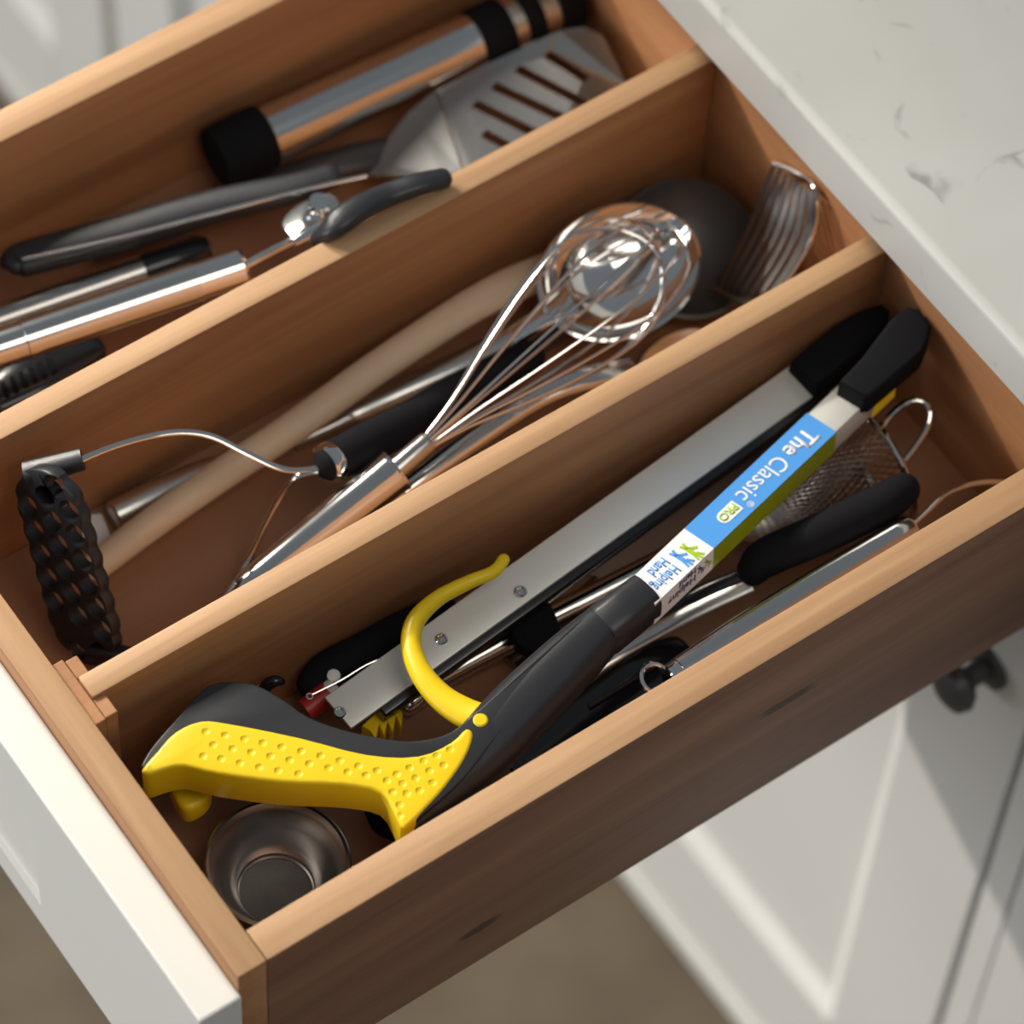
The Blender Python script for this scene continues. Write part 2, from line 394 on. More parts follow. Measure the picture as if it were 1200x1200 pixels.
top_edge(obj('divider', box(0.0056, 0.4336, 0.2610, 0.2735, -0.0949, 0.0, e), 'wood', D, True), 'edge')
obj('cleat', join(box(0.0001, 0.0054, 0.1165, 0.1515, -0.0949, -0.002, .0005), box(0.0056, 0.0115, 0.1398, 0.1500, -0.0949, -0.002, .0005), box(0.0056, 0.0115, 0.1170, 0.1274, -0.0949, -0.002, .0005)), 'wood', D, False)
obj('cleat', join(box(0.0001, 0.0054, 0.2500, 0.2850, -0.0949, -0.002, .0005), box(0.0056, 0.0115, 0.2737, 0.2840, -0.0949, -0.002, .0005), box(0.0056, 0.0115, 0.2505, 0.2608, -0.0949, -0.002, .0005)), 'wood', D, False)
fr = box(-0.0348, -0.0143, -0.0195, 0.4215, -0.157, -0.0124, .0012)
fr = boolean(fr, box(-0.050, -0.0318, 0.118, 0.330, -0.134, -0.046))
obj('front_panel', fr, 'white', D, False, label='off-white painted drawer front')

# ================================================================ near compartment
# ---------------------------------------------------------------- folding reaching aid
def reacher():
    t = thing('folding_reacher', 'folding litter-picker style reaching aid with yellow and black grip and blue label', 'reaching aid', (0.0942, 0.0576, -0.0300))
    zt = -0.016
    body = [(0.2140, 0.0498, -0.0185), (0.2057, 0.0446, -0.0180), (0.1761, 0.0349, -0.0170), (0.1415, 0.0238, -0.0160), (0.1206, 0.0159, -0.0160), (0.0978, 0.0114, -0.0160), (0.0891, 0.0113, -0.0160),
            (0.0878, 0.0210, -0.0160), (0.0890, 0.0330, -0.0160), (0.0774, 0.0456, -0.0160), (0.0571, 0.0606, -0.0160), (0.0368, 0.0790, -0.0160), (0.0268, 0.0902, -0.0160), (0.0177, 0.0927, -0.0160), (0.0110, 0.0942, -0.0160), (0.0094, 0.0963, -0.0160), (0.0193, 0.1020, -0.0160), (0.0359, 0.1080, -0.0160),
            (0.0503, 0.1130, -0.0160), (0.0593, 0.1122, -0.0160), (0.0704, 0.1038, -0.0160), (0.0768, 0.0909, -0.0160), (0.0811, 0.0775, -0.0160), (0.0898, 0.0642, -0.0160), (0.0998, 0.0531, -0.0160), (0.1107, 0.0433, -0.0160), (0.1245, 0.0376, -0.0160), (0.1364, 0.0383, -0.0160), (0.1550, 0.0420, -0.0160), (0.1857, 0.0486, -0.0165), (0.2068, 0.0526, -0.0172)]
    b = prism(smooth_outline(body, 3), 0.026, 0.0075, 4)
    # seam between barrel and collar cut as a shallow groove
    obj('handle_body', b, 'black', t, True, label='black grip frame and barrel')
    inl = [(0.0086, 0.0943, -0.0152), (0.0188, 0.0984, -0.0152), (0.0300, 0.1019, -0.0152), (0.0419, 0.1005, -0.0152), (0.0518, 0.0924, -0.0152), (0.0723, 0.0708, -0.0152), (0.0919, 0.0478, -0.0152), (0.1096, 0.0351, -0.0152), (0.1248, 0.0329, -0.0152), (0.1340, 0.0348, -0.0152), (0.1348, 0.0302, -0.0152),
           (0.1252, 0.0227, -0.0152), (0.1106, 0.0161, -0.0152), (0.0985, 0.0124, -0.0152), (0.0853, 0.0095, -0.0152), (0.0854, 0.0167, -0.0152), (0.0864, 0.0292, -0.0152), (0.0747, 0.0415, -0.0152), (0.0544, 0.0565, -0.0152), (0.0341, 0.0749, -0.0152), (0.0241, 0.0859, -0.0152), (0.0155, 0.0892, -0.0152), (0.0097, 0.0906, -0.0152)]
    inl = smooth_outline(inl, 3)
    g = prism(inl, 0.0225, 0.0035, 4)
    pits = bmesh.new()
    def pit(p):
        m_ = Matrix.Translation(Vector(p)+Vector((0, 0, 0.0023)))
        bmesh.ops.create_icosphere(pits, subdivisions=2, radius=0.0031, matrix=m_)
    for q in [(0.04077,0.09448,-0.0152),(0.04661,0.08849,-0.0152),(0.05238,0.08241,-0.0152),(0.05792,0.07649,-0.0152),(0.06348,0.07043,-0.0152),(0.06928,0.0641,-0.0152),(0.07494,0.05773,-0.0152),(0.0804,0.05125,-0.0152),(0.08547,0.04467,-0.0152),(0.09094,0.03855,-0.0152),(0.03995,0.08731,-0.0152),(0.04572,0.08124,-0.0152),(0.05138,0.07537,-0.0152),(0.05714,0.06931,-0.0152),(0.0629,0.06326,-0.0152),(0.06885,0.0572,-0.0152),(0.07448,0.05098,-0.0152),(0.08011,0.04477,-0.0152),(0.08564,0.03924,-0.0152),(0.0334,0.0851,-0.0152),(0.03912,0.07981,-0.0152),(0.04461,0.07369,-0.0152),(0.05025,0.06747,-0.0152),(0.0561,0.0616,-0.0152),(0.06239,0.05557,-0.0152),(0.09686,0.03248,-0.0152),(0.10307,0.03197,-0.0152),(0.11002,0.03147,-0.0152),(0.1161,0.03074,-0.0152),(0.12239,0.02987,-0.0152),(0.09634,0.0274,-0.0152),(0.10258,0.02653,-0.0152),(0.10932,0.02616,-0.0152),(0.1159,0.02509,-0.0152),(0.0916,0.0322,-0.0152),(0.09517,0.02245,-0.0152),(0.10044,0.02058,-0.0152),(0.10709,0.02074,-0.0152),(0.09055,0.02634,-0.0152),(0.08963,0.01961,-0.0152),(0.08675,0.01534,-0.0152)]: pit(q)
    g = boolean(g, pits, solver='FAST')
    obj('grip_inlay', g, 'yellow', t, True, label='yellow dimpled grip inlay', angle=0.45)
    obj('barrel', sweep([(0.0938, 0.0133, -0.0270), (0.1128, 0.0200, -0.0280), (0.1379, 0.0274, -0.0282), (0.1632, 0.0349, -0.0284), (0.1946, 0.0428, -0.0284), (0.2173, 0.0482, -0.0280)], [(.0045, .009), (.0095, .0115), (.0135, .0122), (.0140, .0123), (.0128, .0120), (.0104, .0112)], 30, 6, power=2.6, round_end=True), 'black', t, label='black rounded barrel')
    obj('collar', sweep([(0.2146, 0.0471, -0.0275), (0.2160, 0.0472, -0.0275), (0.2302, 0.0490, -0.0272), (0.2416, 0.0507, -0.0272)], [(.0100, .0108), (.0106, .0115), (.0104, .0112), (.0098, .0108)], 28, 1, power=3.2), 'black', t, label='black collar with a seam')
    tr = sweep([(0.2013, 0.1024, -0.0300), (0.1936, 0.0993, -0.0290), (0.1809, 0.1009, -0.0290), (0.1649, 0.1014, -0.0290), (0.1507, 0.0972, -0.0290), (0.1421, 0.0878, -0.0290), (0.1379, 0.0736, -0.0290), (0.1385, 0.0589, -0.0290), (0.1425, 0.0464, -0.0280), (0.1465, 0.0394, -0.0260)],
               [.0028, .0029, (.0032, .0035), (.0036, .004), (.0043, .0045), (.0046, .0045), (.0052, .0045), (.0062, .0045), (.0072, .0045), (.007, .004)], 18, 6, round_end=True)
    obj('trigger', tr, 'yellow', t, label='yellow hooked trigger')
    obj('pivot_pin', lathe((0.1416, 0.0348, -0.0168), (0, 0, 1), [(-.003, .0033), (.0009, .0033), (.0015, .0026), (.0016, 0)], 24), 'yellow', t)
    obj('guard', prism(smooth_outline([(0.0255, 0.1004, -0.0500), (0.0375, 0.0884, -0.0500), (0.0320, 0.0831, -0.0500), (0.0236, 0.0836, -0.0500), (0.0219, 0.0898, -0.0500)], 3), 0.014, 0.004), 'yellow', t, label='yellow lower guard under the grip')
    # square shaft with its wrapped label
    A, B = V(*(0.2380, 0.0498, -0.0195)), V(*(0.3914, 0.0879, -0.0265))
    d = (B-A).normalized(); s = d.cross(V(0.0, 0.10, 1)).normalized(); n = s.cross(d).normalized()
    w, h = 0.0163, 0.0145
    obj('shaft', obox(A, B, n, w, h, 0.0007), 'alu', t, True, label='plain aluminium square shaft')
    def at(px, py):
        """distance along the shaft of a picture point lying on its top"""
        q = V(*px) if False else None
    La = (V(*(0.2372, 0.0493, -0.0195))-A).dot(d); Lb = (V(*(0.2768, 0.0579, -0.0215))-A).dot(d); Lc = (V(*(0.3619, 0.0789, -0.0253))-A).dot(d)
    e_ = 0.0003
    def sleeve(name, l0, l1, m1, m2, lab):
        o1 = obj(name, obox(A+d*l0+n*e_, A+d*l1+n*e_, n, w+2*e_, e_*2), m1, t, False, label=lab)
        sd = s if s.y < 0 else -s
        a_, b_ = A+d*l0+sd*(w/2+e_), A+d*l1+sd*(w/2+e_)
        o2 = obj(name, obox(a_-n*(h/2)+sd*0, b_-n*(h/2), sd, h, e_*2), m2, t, False)
        obj(name, obox(A+d*l0-sd*(w/2+e_)-n*(h/2), A+d*l1-sd*(w/2+e_)-n*(h/2), -sd, h, e_*2), m1, t, False)
        return o1, o2
    sw = sleeve('label_wrap', La, Lb, 'lwhite', 'lwhite', 'white printed label section')
    sb = sleeve('label_wrap', Lb, Lc, 'blue', 'olive', 'blue printed label section')
    sd = s if s.y < 0 else -s              # towards the near rail
    r = -d; u = sd                          # reading direction runs back to the grip, letter tops face the near rail
    def on(l, v): return A+d*l+sd*(v*w)+n*(e_+0.0001)
    T_ = Lc-Lb
    obj('lettering', text('The', 0.0124, on(Lc-T_*0.080, -0.22), r, u, bold=0.020, sx=0.90), 'lwhite', sb[0], False, label='white lettering The')
    obj('lettering', text('Classic', 0.0124, on(Lc-T_*0.315, -0.22), r, u, bold=0.0, sx=0.90), 'lwhite', sb[0], False, label='white lettering Classic')
    obj('lettering', text('\u00ae', 0.0046, on(Lc-T_*0.640, 0.22), r, u), 'lwhite', sb[0], False)
    bc = on(Lc-T_*0.775, 0.06)
    pc = [bc+r*x+u*y for x, y in [(-.0062, -.0034), (.0034, -.0034), (.0054, -.0027), (.0064, -.0011), (.0064, .0011), (.0054, .0027), (.0034, .0034), (-.0062, .0034)]]
    obj('badge', prism([p+n*0.00015 for p in pc], 0.0002, 0, direction=-n), 'lwhite', sb[0], False, label='white rounded badge')
    obj('lettering', text('PRO', 0.0058, bc+n*0.0003-r*0.0054-u*0.0021, r, u, bold=0.02), 'lime', sb[0], False, label='green lettering PRO')
    Wl = Lb-La
    obj('lettering', text('Helping', 0.0074, on(La+Wl*0.54, 0.03), r, u, bold=0.015, sx=0.68), 'pblue', sw[0], False, label='blue lettering Helping')
    obj('lettering', text('Hand', 0.0074, on(La+Wl*0.54, -0.36), r, u, bold=0.015, sx=0.68), 'pblue', sw[0], False, label='blue lettering Hand')
    def hand(c, right, upv, sc, mat, par, lab):
        parts_ = []
        def bar(x0, y0, x1, y1, wd):
            a_ = c+right*(x0*sc)+upv*(y0*sc); b_ = c+right*(x1*sc)+upv*(y1*sc)
            nn = right.cross(upv).normalized()
            parts_.append(obox(a_+nn*0.0002, b_+nn*0.0002, nn, wd*sc, 0.0002))
        bar(0, 0, .62, 0, .26); bar(.62, .14, 1.0, .34, .13); bar(.62, .03, 1.08, .10, .13); bar(.62, -.08, 1.02, -.14, .12); bar(.15, .08, .42, .46, .15); bar(-.3, .12, 0.1, -.02, .15); bar(-.3, -.14, .1, -.04, .12)
        obj('logo', join(*parts_), mat, par, False, label=lab)
    hand(on(La+Wl*0.655, -0.12), u, d, 0.0084, 'pblue', sw[0], 'blue hand logo')
    hand(on(La+Wl*0.80, -0.06), u, d, 0.0084, 'lime', sw[0], 'green hand logo')
    # the printed side of the label, facing the near rail
    dn = -n; us = -n if False else n
    def side(l, v): return A+d*l+sd*(w/2+e_+0.0001)-n*(h*v)
    obj('lettering', text('Helping', 0.0062, side(La+Wl*0.70, 0.42), r, -n, bold=0.02), 'dprint', sw[1], False, label='dark lettering on the label side')
    obj('lettering', text('Hand', 0.0055, side(La+Wl*0.70, 0.08), r, -n, bold=0.02), 'dprint', sw[1], False)
    hand(side(La+Wl*0.88, 0.30), d*0.6-n*0.8, -d*0.8-n*0.6, 0.0055, 'olive', sw[1], 'green hand logo on the label side')
    hand(side(La+Wl*0.76, 0.30), d*0.6-n*0.8, -d*0.8-n*0.6, 0.0055, 'dprint', sw[1], 'dark hand logo on the label side')
    # folding joint at the far end
    k1 = [(0.3741, 0.1191, -0.0320), (0.3903, 0.1222, -0.0320), (0.4044, 0.1244, -0.0320), (0.4191, 0.1240, -0.0320), (0.4295, 0.1219, -0.0320), (0.4298, 0.1164, -0.0320), (0.4244, 0.1101, -0.0320), (0.4050, 0.1057, -0.0320), (0.3759, 0.1020, -0.0320)]
    obj('hinge_knuckle', prism(k1, 0.018, 0.002), 'rubber', t, True, label='black hinge block')
    k2 = [(0.3771, 0.0893, -0.0140), (0.3933, 0.0939, -0.0140), (0.4169, 0.1033, -0.0140), (0.4285, 0.1049, -0.0140), (0.4322, 0.1007, -0.0140), (0.4312, 0.0905, -0.0140), (0.4267, 0.0861, -0.0140), (0.4185, 0.0807, -0.0140), (0.3842, 0.0746, -0.0140), (0.3810, 0.0761, -0.0140)]
    hk = obj('hinge_knuckle', prism(k2, 0.015, 0.002), 'rubber', t, True, label='black hinge block')
    obj('warning_sticker', prism([(0.3864, 0.0743, -0.0335), (0.4022, 0.0780, -0.0335), (0.4027, 0.0789, -0.0260), (0.3894, 0.0764, -0.0260)], 0.0006, direction=(0.4, -0.9, 0)), 'yellow', hk, False, label='yellow sticker')
    # the folded outer arm
    A2, B2 = V(*(0.1043, 0.0886, -0.0520)), V(*(0.3846, 0.1130, -0.0420))
    obj('folded_arm', obox(A2, B2, (0, -0.12, 1), 0.0185, 0.0022, 0.0005), 'alu', t, True, label='aluminium folded arm')
    off = V(0, -0.0035, -0.0023)
    obj('arm_channel', obox(A2+(B2-A2)*0.06+off, B2+off, (0, -0.12, 1), 0.0185, 0.009, 0.0008), 'gloss', t, True, label='black channel under the arm')
    for q in ((0.1049, 0.0881, -0.0518), (0.1623, 0.0933, -0.0497), (0.2051, 0.0934, -0.0480)):
        sc_ = obj('screw', lathe(V(*q)+V(0, 0, -.0006), (0, -0.12, 1), [(0, 0), (0, .0029), (.0011, .0029), (.0016, .0024), (.0016, .0019), (.0008, .0016), (.0008, 0)], 20), 'steel', t, label='steel screw')
        obj('screw_hub', lathe(V(*q)+V(0, 0, .0000), (0, -0.12, 1), [(0, .0011), (.0012, .0011), (.0013, 0)], 6), 'steel', sc_, False)
    obj('bracket', prism([(0.2002, 0.0959, -0.0640), (0.2204, 0.0966, -0.0640), (0.2182, 0.0841, -0.0640), (0.2151, 0.0743, -0.0640), (0.1983, 0.0705, -0.0640), (0.1943, 0.0807, -0.0640)], 0.009, 0.0012), 'rubber', t, True, label='black bracket under the arm')
    # gripping jaw folded back under the handle
    jaw = [(0.1139, 0.0839, -0.0660), (0.1304, 0.0875, -0.0660), (0.1339, 0.0873, -0.0660), (0.1324, 0.0790, -0.0660), (0.1279, 0.0736, -0.0660), (0.1294, 0.0799, -0.0660), (0.1233, 0.0736, -0.0660), (0.1248, 0.0798, -0.0660), (0.1192, 0.0742, -0.0660), (0.1207, 0.0805, -0.0660), (0.1151, 0.0749, -0.0660), (0.1156, 0.0797, -0.0660)]
    obj('jaw', prism(jaw, 0.012, 0.0005), 'yellow', t, False, label='yellow toothed jaw')
    obj('jaw_tip', sweep([(0.0848, 0.1189, -0.0600), (0.0875, 0.1189, -0.0550), (0.0910, 0.1173, -0.0530), (0.0936, 0.1159, -0.0550)], [.0028, .003, .0026, .0015], 12, 4), 'gloss', t, label='black jaw tip')
    obj('jaw_tip', sweep([(0.0822, 0.1205, -0.0620), (0.0856, 0.1215, -0.0600), (0.0880, 0.1213, -0.0620)], [.002, .002, .001], 10, 4), 'yellow', t, label='yellow jaw tip')
reacher()

# ---------------------------------------------------------------- conical mesh strainer
def strainer():
    t = thing('mesh_strainer', 'conical wire-mesh strainer with a small hook behind the blue labelled shaft', 'strainer', (0.3761, 0.0829, -0.0940))
    c = V(*(0.3908, 0.0640, -0.0660)); tip = V(*(0.3157, 0.0734, -0.0720)); ax = (tip-c); L_ = ax.length; ax.normalize()
    R0 = 0.0265
    bm = bmesh.new(); NU, NV = 46, 26; grid = []
    s = ax.cross(V(0, 0, 1)).normalized(); u = s.cross(ax)
    for j in range(NV+1):
        q = j/NV; rr = R0*(1-q)**0.62 if j < NV else 0.0015
        rr = max(rr, 0.0015); tw = 0.0
        grid.append([bm.verts.new(c+ax*(L_*q)+(s*math.cos(2*math.pi*(k+0.5*(j % 2))/NU)+u*math.sin(2*math.pi*(k+0.5*(j % 2))/NU))*rr) for k in range(NU)])
    # crossing wires: each cell edge becomes a fine wire
    es = []
    for j in range(NV):
        for k in range(NU):
            a = grid[j][k]
            b1 = grid[j+1][k]; b2 = grid[j+1][(k-1) % NU] if j % 2 == 0 else grid[j+1][(k+1) % NU]
            es.append((a.co.copy(), b1.co.copy())); es.append((a.co.copy(), b2.co.copy()))
    bm.free(); bm = bmesh.new(); rw = 0.00040
    for a, b in es:
        d = b-a
        if d.length < 3e-4: continue
        p = d.orthogonal().normalized()*rw; q = d.normalized().cross(p)
        ra = [bm.verts.new(a+x) for x in (p, q*0.87-p*0.5, -q*0.87-p*0.5)]; rb = [bm.verts.new(b+x) for x in (p, q*0.87-p*0.5, -q*0.87-p*0.5)]
        for k in range(3): bm.faces.new((ra[k], ra[(k+1) % 3], rb[(k+1) % 3], rb[k]))
    obj('mesh_cone', bm, 'wire', t, True, kind='stuff')
    rm = ring(c, ax, R0+0.0006, 0.0017, 48, 10)
    obj('rim', rm, 'steel', t)
    hk = sweep([(0.3970, 0.0760, -0.0520), (0.4035, 0.0775, -0.0480), (0.4123, 0.0775, -0.0460), (0.4178, 0.0744, -0.0460), (0.4189, 0.0696, -0.0480), (0.4145, 0.0644, -0.0520), (0.4053, 0.0604, -0.0550), (0.3970, 0.0581, -0.0580)], .0016, 10, 6)
    obj('hook', hk, 'steel', t)
strainer()

# ---------------------------------------------------------------- more tools of the near compartment
t = thing('pronged_utensil', 'black-handled tool with twin steel prongs lying beneath the labelled shaft', 'kitchen tool', (0.3509, 0.0570, -0.0900))
obj('handle', sweep([(0.2994, 0.0459, -0.0500), (0.3077, 0.0461, -0.0460), (0.3318, 0.0405, -0.0410), (0.3624, 0.0366, -0.0380), (0.3765, 0.0372, -0.0380)], [(.0075, .007), (.0092, .0085), (.0094, .009), (.0094, .009), (.008, .008)], 20, 6, round_end=True), 'rubber', t, label='black rubber handle')
obj('prong', sweep([(0.3010, 0.0464, -0.0520), (0.2766, 0.0538, -0.0600), (0.2443, 0.0600, -0.0740), (0.2027, 0.0608, -0.0800)], [(.0035, .002), (.004, .002), (.0042, .002), (.0042, .002)], 12, 6), 'gloss', t, label='dark prong')
obj('prong', sweep([(0.2962, 0.0423, -0.0540), (0.2647, 0.0500, -0.0640), (0.2331, 0.0573, -0.0780), (0.1947, 0.0559, -0.0820)], [(.0045, .0016), (.0045, .0016), (.0045, .0016), (.0045, .0016)], 12, 6), 'brushed', t, label='steel prong')

t = thing('tubular_utensil', 'steel-handled utensil with hanging ring lying along the near side of the drawer', 'utensil', (0.3120, 0.0303, -0.0600))
a, b = V(*(0.2361, 0.0166, -0.0400)), V(*(0.3687, 0.0198, -0.0400))
obj('handle', rod(a, b, [(0, .0062), (0.004, .0070), (.25, .0082), (.6, .0080), (.93, .0072), (.985, .0070), (1, .0058)], 32), 'steel', t, label='polished tubular handle')
ax = (b-a).normalized()
obj('end_collar', rod(a-ax*0.006, a+ax*0.001, [(0, .0058), (.1, .0066), (1, .0066)], 28), 'chrome', t)
obj('hanging_ring', ring(V(*(0.2258, 0.0204, -0.0400)), (0.15, -0.35, 1), 0.0066, 0.0014, 36, 10), 'chrome', t, label='steel hanging ring')
obj('wire_loop', sweep([V(*(0.3677, 0.0204, -0.0400)), V(*(0.3768, 0.0221, -0.0400)), V(*(0.3933, 0.0255, -0.0400)), V(*(0.4091, 0.0232, -0.0420)), V(*(0.4237, 0.0182, -0.0480)), V(*(0.4288, 0.0135, -0.0550))], .0013, 10, 6), 'wire', t)

t = thing('black_spatula', 'glossy black plastic utensil end in the shadow beside the hanging ring', 'utensil', (0.2238, 0.0431, -0.0900))
obj('blade', sweep([(0.1663, 0.0350, -0.0875), (0.1926, 0.0393, -0.0865), (0.2222, 0.0414, -0.0845), (0.2490, 0.0425, -0.0825), (0.2613, 0.0429, -0.0825)], [(.008, .003), (.011, .004), (.012, .005), (.012, .005), (.009, .004)], 20, 6, power=3.0, round_end=True), 'gloss', t)
obj('rib', sweep([(0.2082, 0.0420, -0.0795), (0.2291, 0.0419, -0.0780), (0.2461, 0.0413, -0.0765)], [.0012, .0016, .0012], 10, 5), 'gloss', t)

t = thing('tube_handled_utensil', 'slim steel tube handle running under the black bracket and barrel', 'utensil', (0.2187, 0.0894, -0.0900))
obj('handle', sweep([(0.1578, 0.0934, -0.0840), (0.2007, 0.0913, -0.0820), (0.2408, 0.0877, -0.0800), (0.2720, 0.0847, -0.0780), (0.3133, 0.0817, -0.0750)], [.0055, .0062, .0066, .0066, .005], 20, 5, round_end=True), 'steel', t)
obj('end_cap', sweep([(0.1434, 0.0905, -0.0860), (0.1548, 0.0925, -0.0845), (0.1608, 0.0930, -0.0840)], [.0048, .0058, .0052], 18, 4, round_end=True), 'chrome', t)
t = thing('steel_turner', 'wide dull steel turner blade lying in shadow between the two reacher arms', 'kitchen tool', (0.3029, 0.1055, -0.0900))
obj('blade', prism([(0.2542, 0.1053, -0.0930), (0.2727, 0.1108, -0.0930), (0.3145, 0.1142, -0.0930), (0.3565, 0.1238, -0.0930), (0.3726, 0.1218, -0.0930), (0.3716, 0.1137, -0.0930), (0.3331, 0.0991, -0.0930), (0.2898, 0.0940, -0.0930), (0.2576, 0.0931, -0.0930)], 0.0016, 0.0004), 'dsteel', t, False)
obj('handle', sweep([(0.1960, 0.0839, -0.0915), (0.2239, 0.0898, -0.0915), (0.2563, 0.0981, -0.0925)], [(.006, .003), (.006, .003), (.005, .002)], 16, 5), 'dsteel', t)

t = thing('black_handled_peeler', 'black-handled peeler with a red collar tucked against the divider by the yellow trigger', 'peeler', (0.1407, 0.1195, -0.0900))
obj('handle', sweep([(0.1084, 0.1152, -0.0720), (0.1186, 0.1176, -0.0700), (0.1378, 0.1156, -0.0680), (0.1565, 0.1160, -0.0680), (0.1808, 0.1175, -0.0700)], [(.008, .006), (.009, .0070), (.0092, .0075), (.0085, .0065), (.006, .005)], 20, 6, round_end=True), 'rubber', t, label='black handle')
obj('rivet', lathe((0.1167, 0.1106, -0.0635), (0, -0.2, 1), [(-.001, .0030), (.0006, .0030), (.0010, .0022), (.0010, 0)], 20), 'pale', t, label='pale rivet')
obj('collar', sweep([(0.0991, 0.1065, -0.0710), (0.1083, 0.1069, -0.0690), (0.1120, 0.1069, -0.0680)], [(.0052, .005), (.0056, .005), (.0052, .005)], 16, 3), 'red', t, label='red collar')
obj('collar', sweep([(0.1104, 0.1059, -0.0680), (0.1148, 0.1071, -0.0680)], [(.0056, .005), (.0054, .005)], 16, 1), 'pale', t, label='pale collar band')
t = thing('thin_skewer', 'hair-thin steel skewer lying over the black peeler handle', 'skewer', (0.1252, 0.1036, -0.0600))
obj('pin', sweep([(0.1018, 0.1052, -0.0580), (0.1162, 0.1038, -0.0570), (0.1297, 0.1036, -0.0560), (0.1429, 0.1016, -0.0560)], .0005, 8, 4), 'wire', t)
obj('eye', ring((0.1004, 0.1051, -0.0580), (0, -0.3, 1), 0.0013, 0.0004, 16, 6), 'wire', t)

t = thing('black_ladle', 'matt black ladle edge hidden under the grip beside the small steel cup', 'utensil', (0.0979, 0.0486, -0.0940))
obj('bowl', lathe((0.1070, 0.0474, -0.0935), (0.1, 0.0, 1), [(0, 0), (0, .006), (.006, .0125), (.016, .0155), (.018, .0155), (.018, .0142), (.007, .011), (.0015, .005), (.0015, 0)], 32), 'rubber', t)
obj('handle', sweep([(0.1095, 0.0460, -0.0780), (0.1340, 0.0489, -0.0760), (0.1696, 0.0537, -0.0760)], [(.004, .0025), (.0045, .0025), (.004, .0025)], 14, 5), 'rubber', t)

def cup():
    t = thing('steel_cup', 'small round steel strainer cup standing in the near front corner', 'cup', (0.0545, 0.0593, -0.0948))
    o = V(*(0.0455, 0.0464, -0.0645)); R_ = 0.0302; dp = 0.0265
    pr = [(0, R_+.0012), (.0006, R_+.0016), (.0010, R_+.0008), (.0008, R_-.0005), (-.0010, R_-.0018), (-.003, R_-.0030), (-.012, R_-.0055), (-.0195, R_-.0095), (-.0215, R_-.0112), (-.0228, .0172), (-.0245, .0168), (-.0252, .0160),
          (-.0285, .0160), (-.0285, .0176), (-.0235, .0185), (-.021, R_-.0080), (-.012, R_-.0040), (-.003, R_-.0014), (-.001, R_)]
    # standing a little tipped towards the front board
    obj('bowl', lathe(o, (0.04, -0.02, 1), pr, 56, closed=True), 'dsteel', t)
    obj('rim', ring(o, (0.04, -0.02, 1), R_+.0008, 0.0009, 56, 8), 'steel', t)
    obj('mesh_base', lathe(o, (0.04, -0.02, 1), [(-.0262, .0161), (-.0256, .008), (-.0252, 0), (-.0270, 0), (-.0270, .0161)], 40), mesh_mat(), t, label='fine woven mesh base')
def mesh_mat():
    m, nt, b = nm('woven_mesh'); N = nt.nodes.new; K = nt.links.new
    tc = N('ShaderNodeTexCoord'); bp = N('ShaderNodeBump'); bp.inputs['Strength'].default_value = 0.6; bp.inputs['Distance'].default_value = 0.0004
    w1 = N('ShaderNodeTexWave'); w1.inputs['Scale'].default_value = 330; w2 = N('ShaderNodeTexWave'); w2.inputs['Scale'].default_value = 330; w2.bands_direction = 'Y'
    K(tc.outputs['Object'], w1.inputs[0]); K(tc.outputs['Object'], w2.inputs[0])
    ad = N('ShaderNodeMath'); K(w1.outputs['Fac'], ad.inputs[0]); K(w2.outputs['Fac'], ad.inputs[1]); K(ad.outputs[0], bp.inputs['Height']); K(bp.outputs[0], b.inputs['Normal'])
    b.inputs['Base Color'].default_value = (0.22, 0.21, 0.20, 1); b.inputs['Metallic'].default_value = 1; b.inputs['Roughness'].default_value = 0.38
    return m
cup()

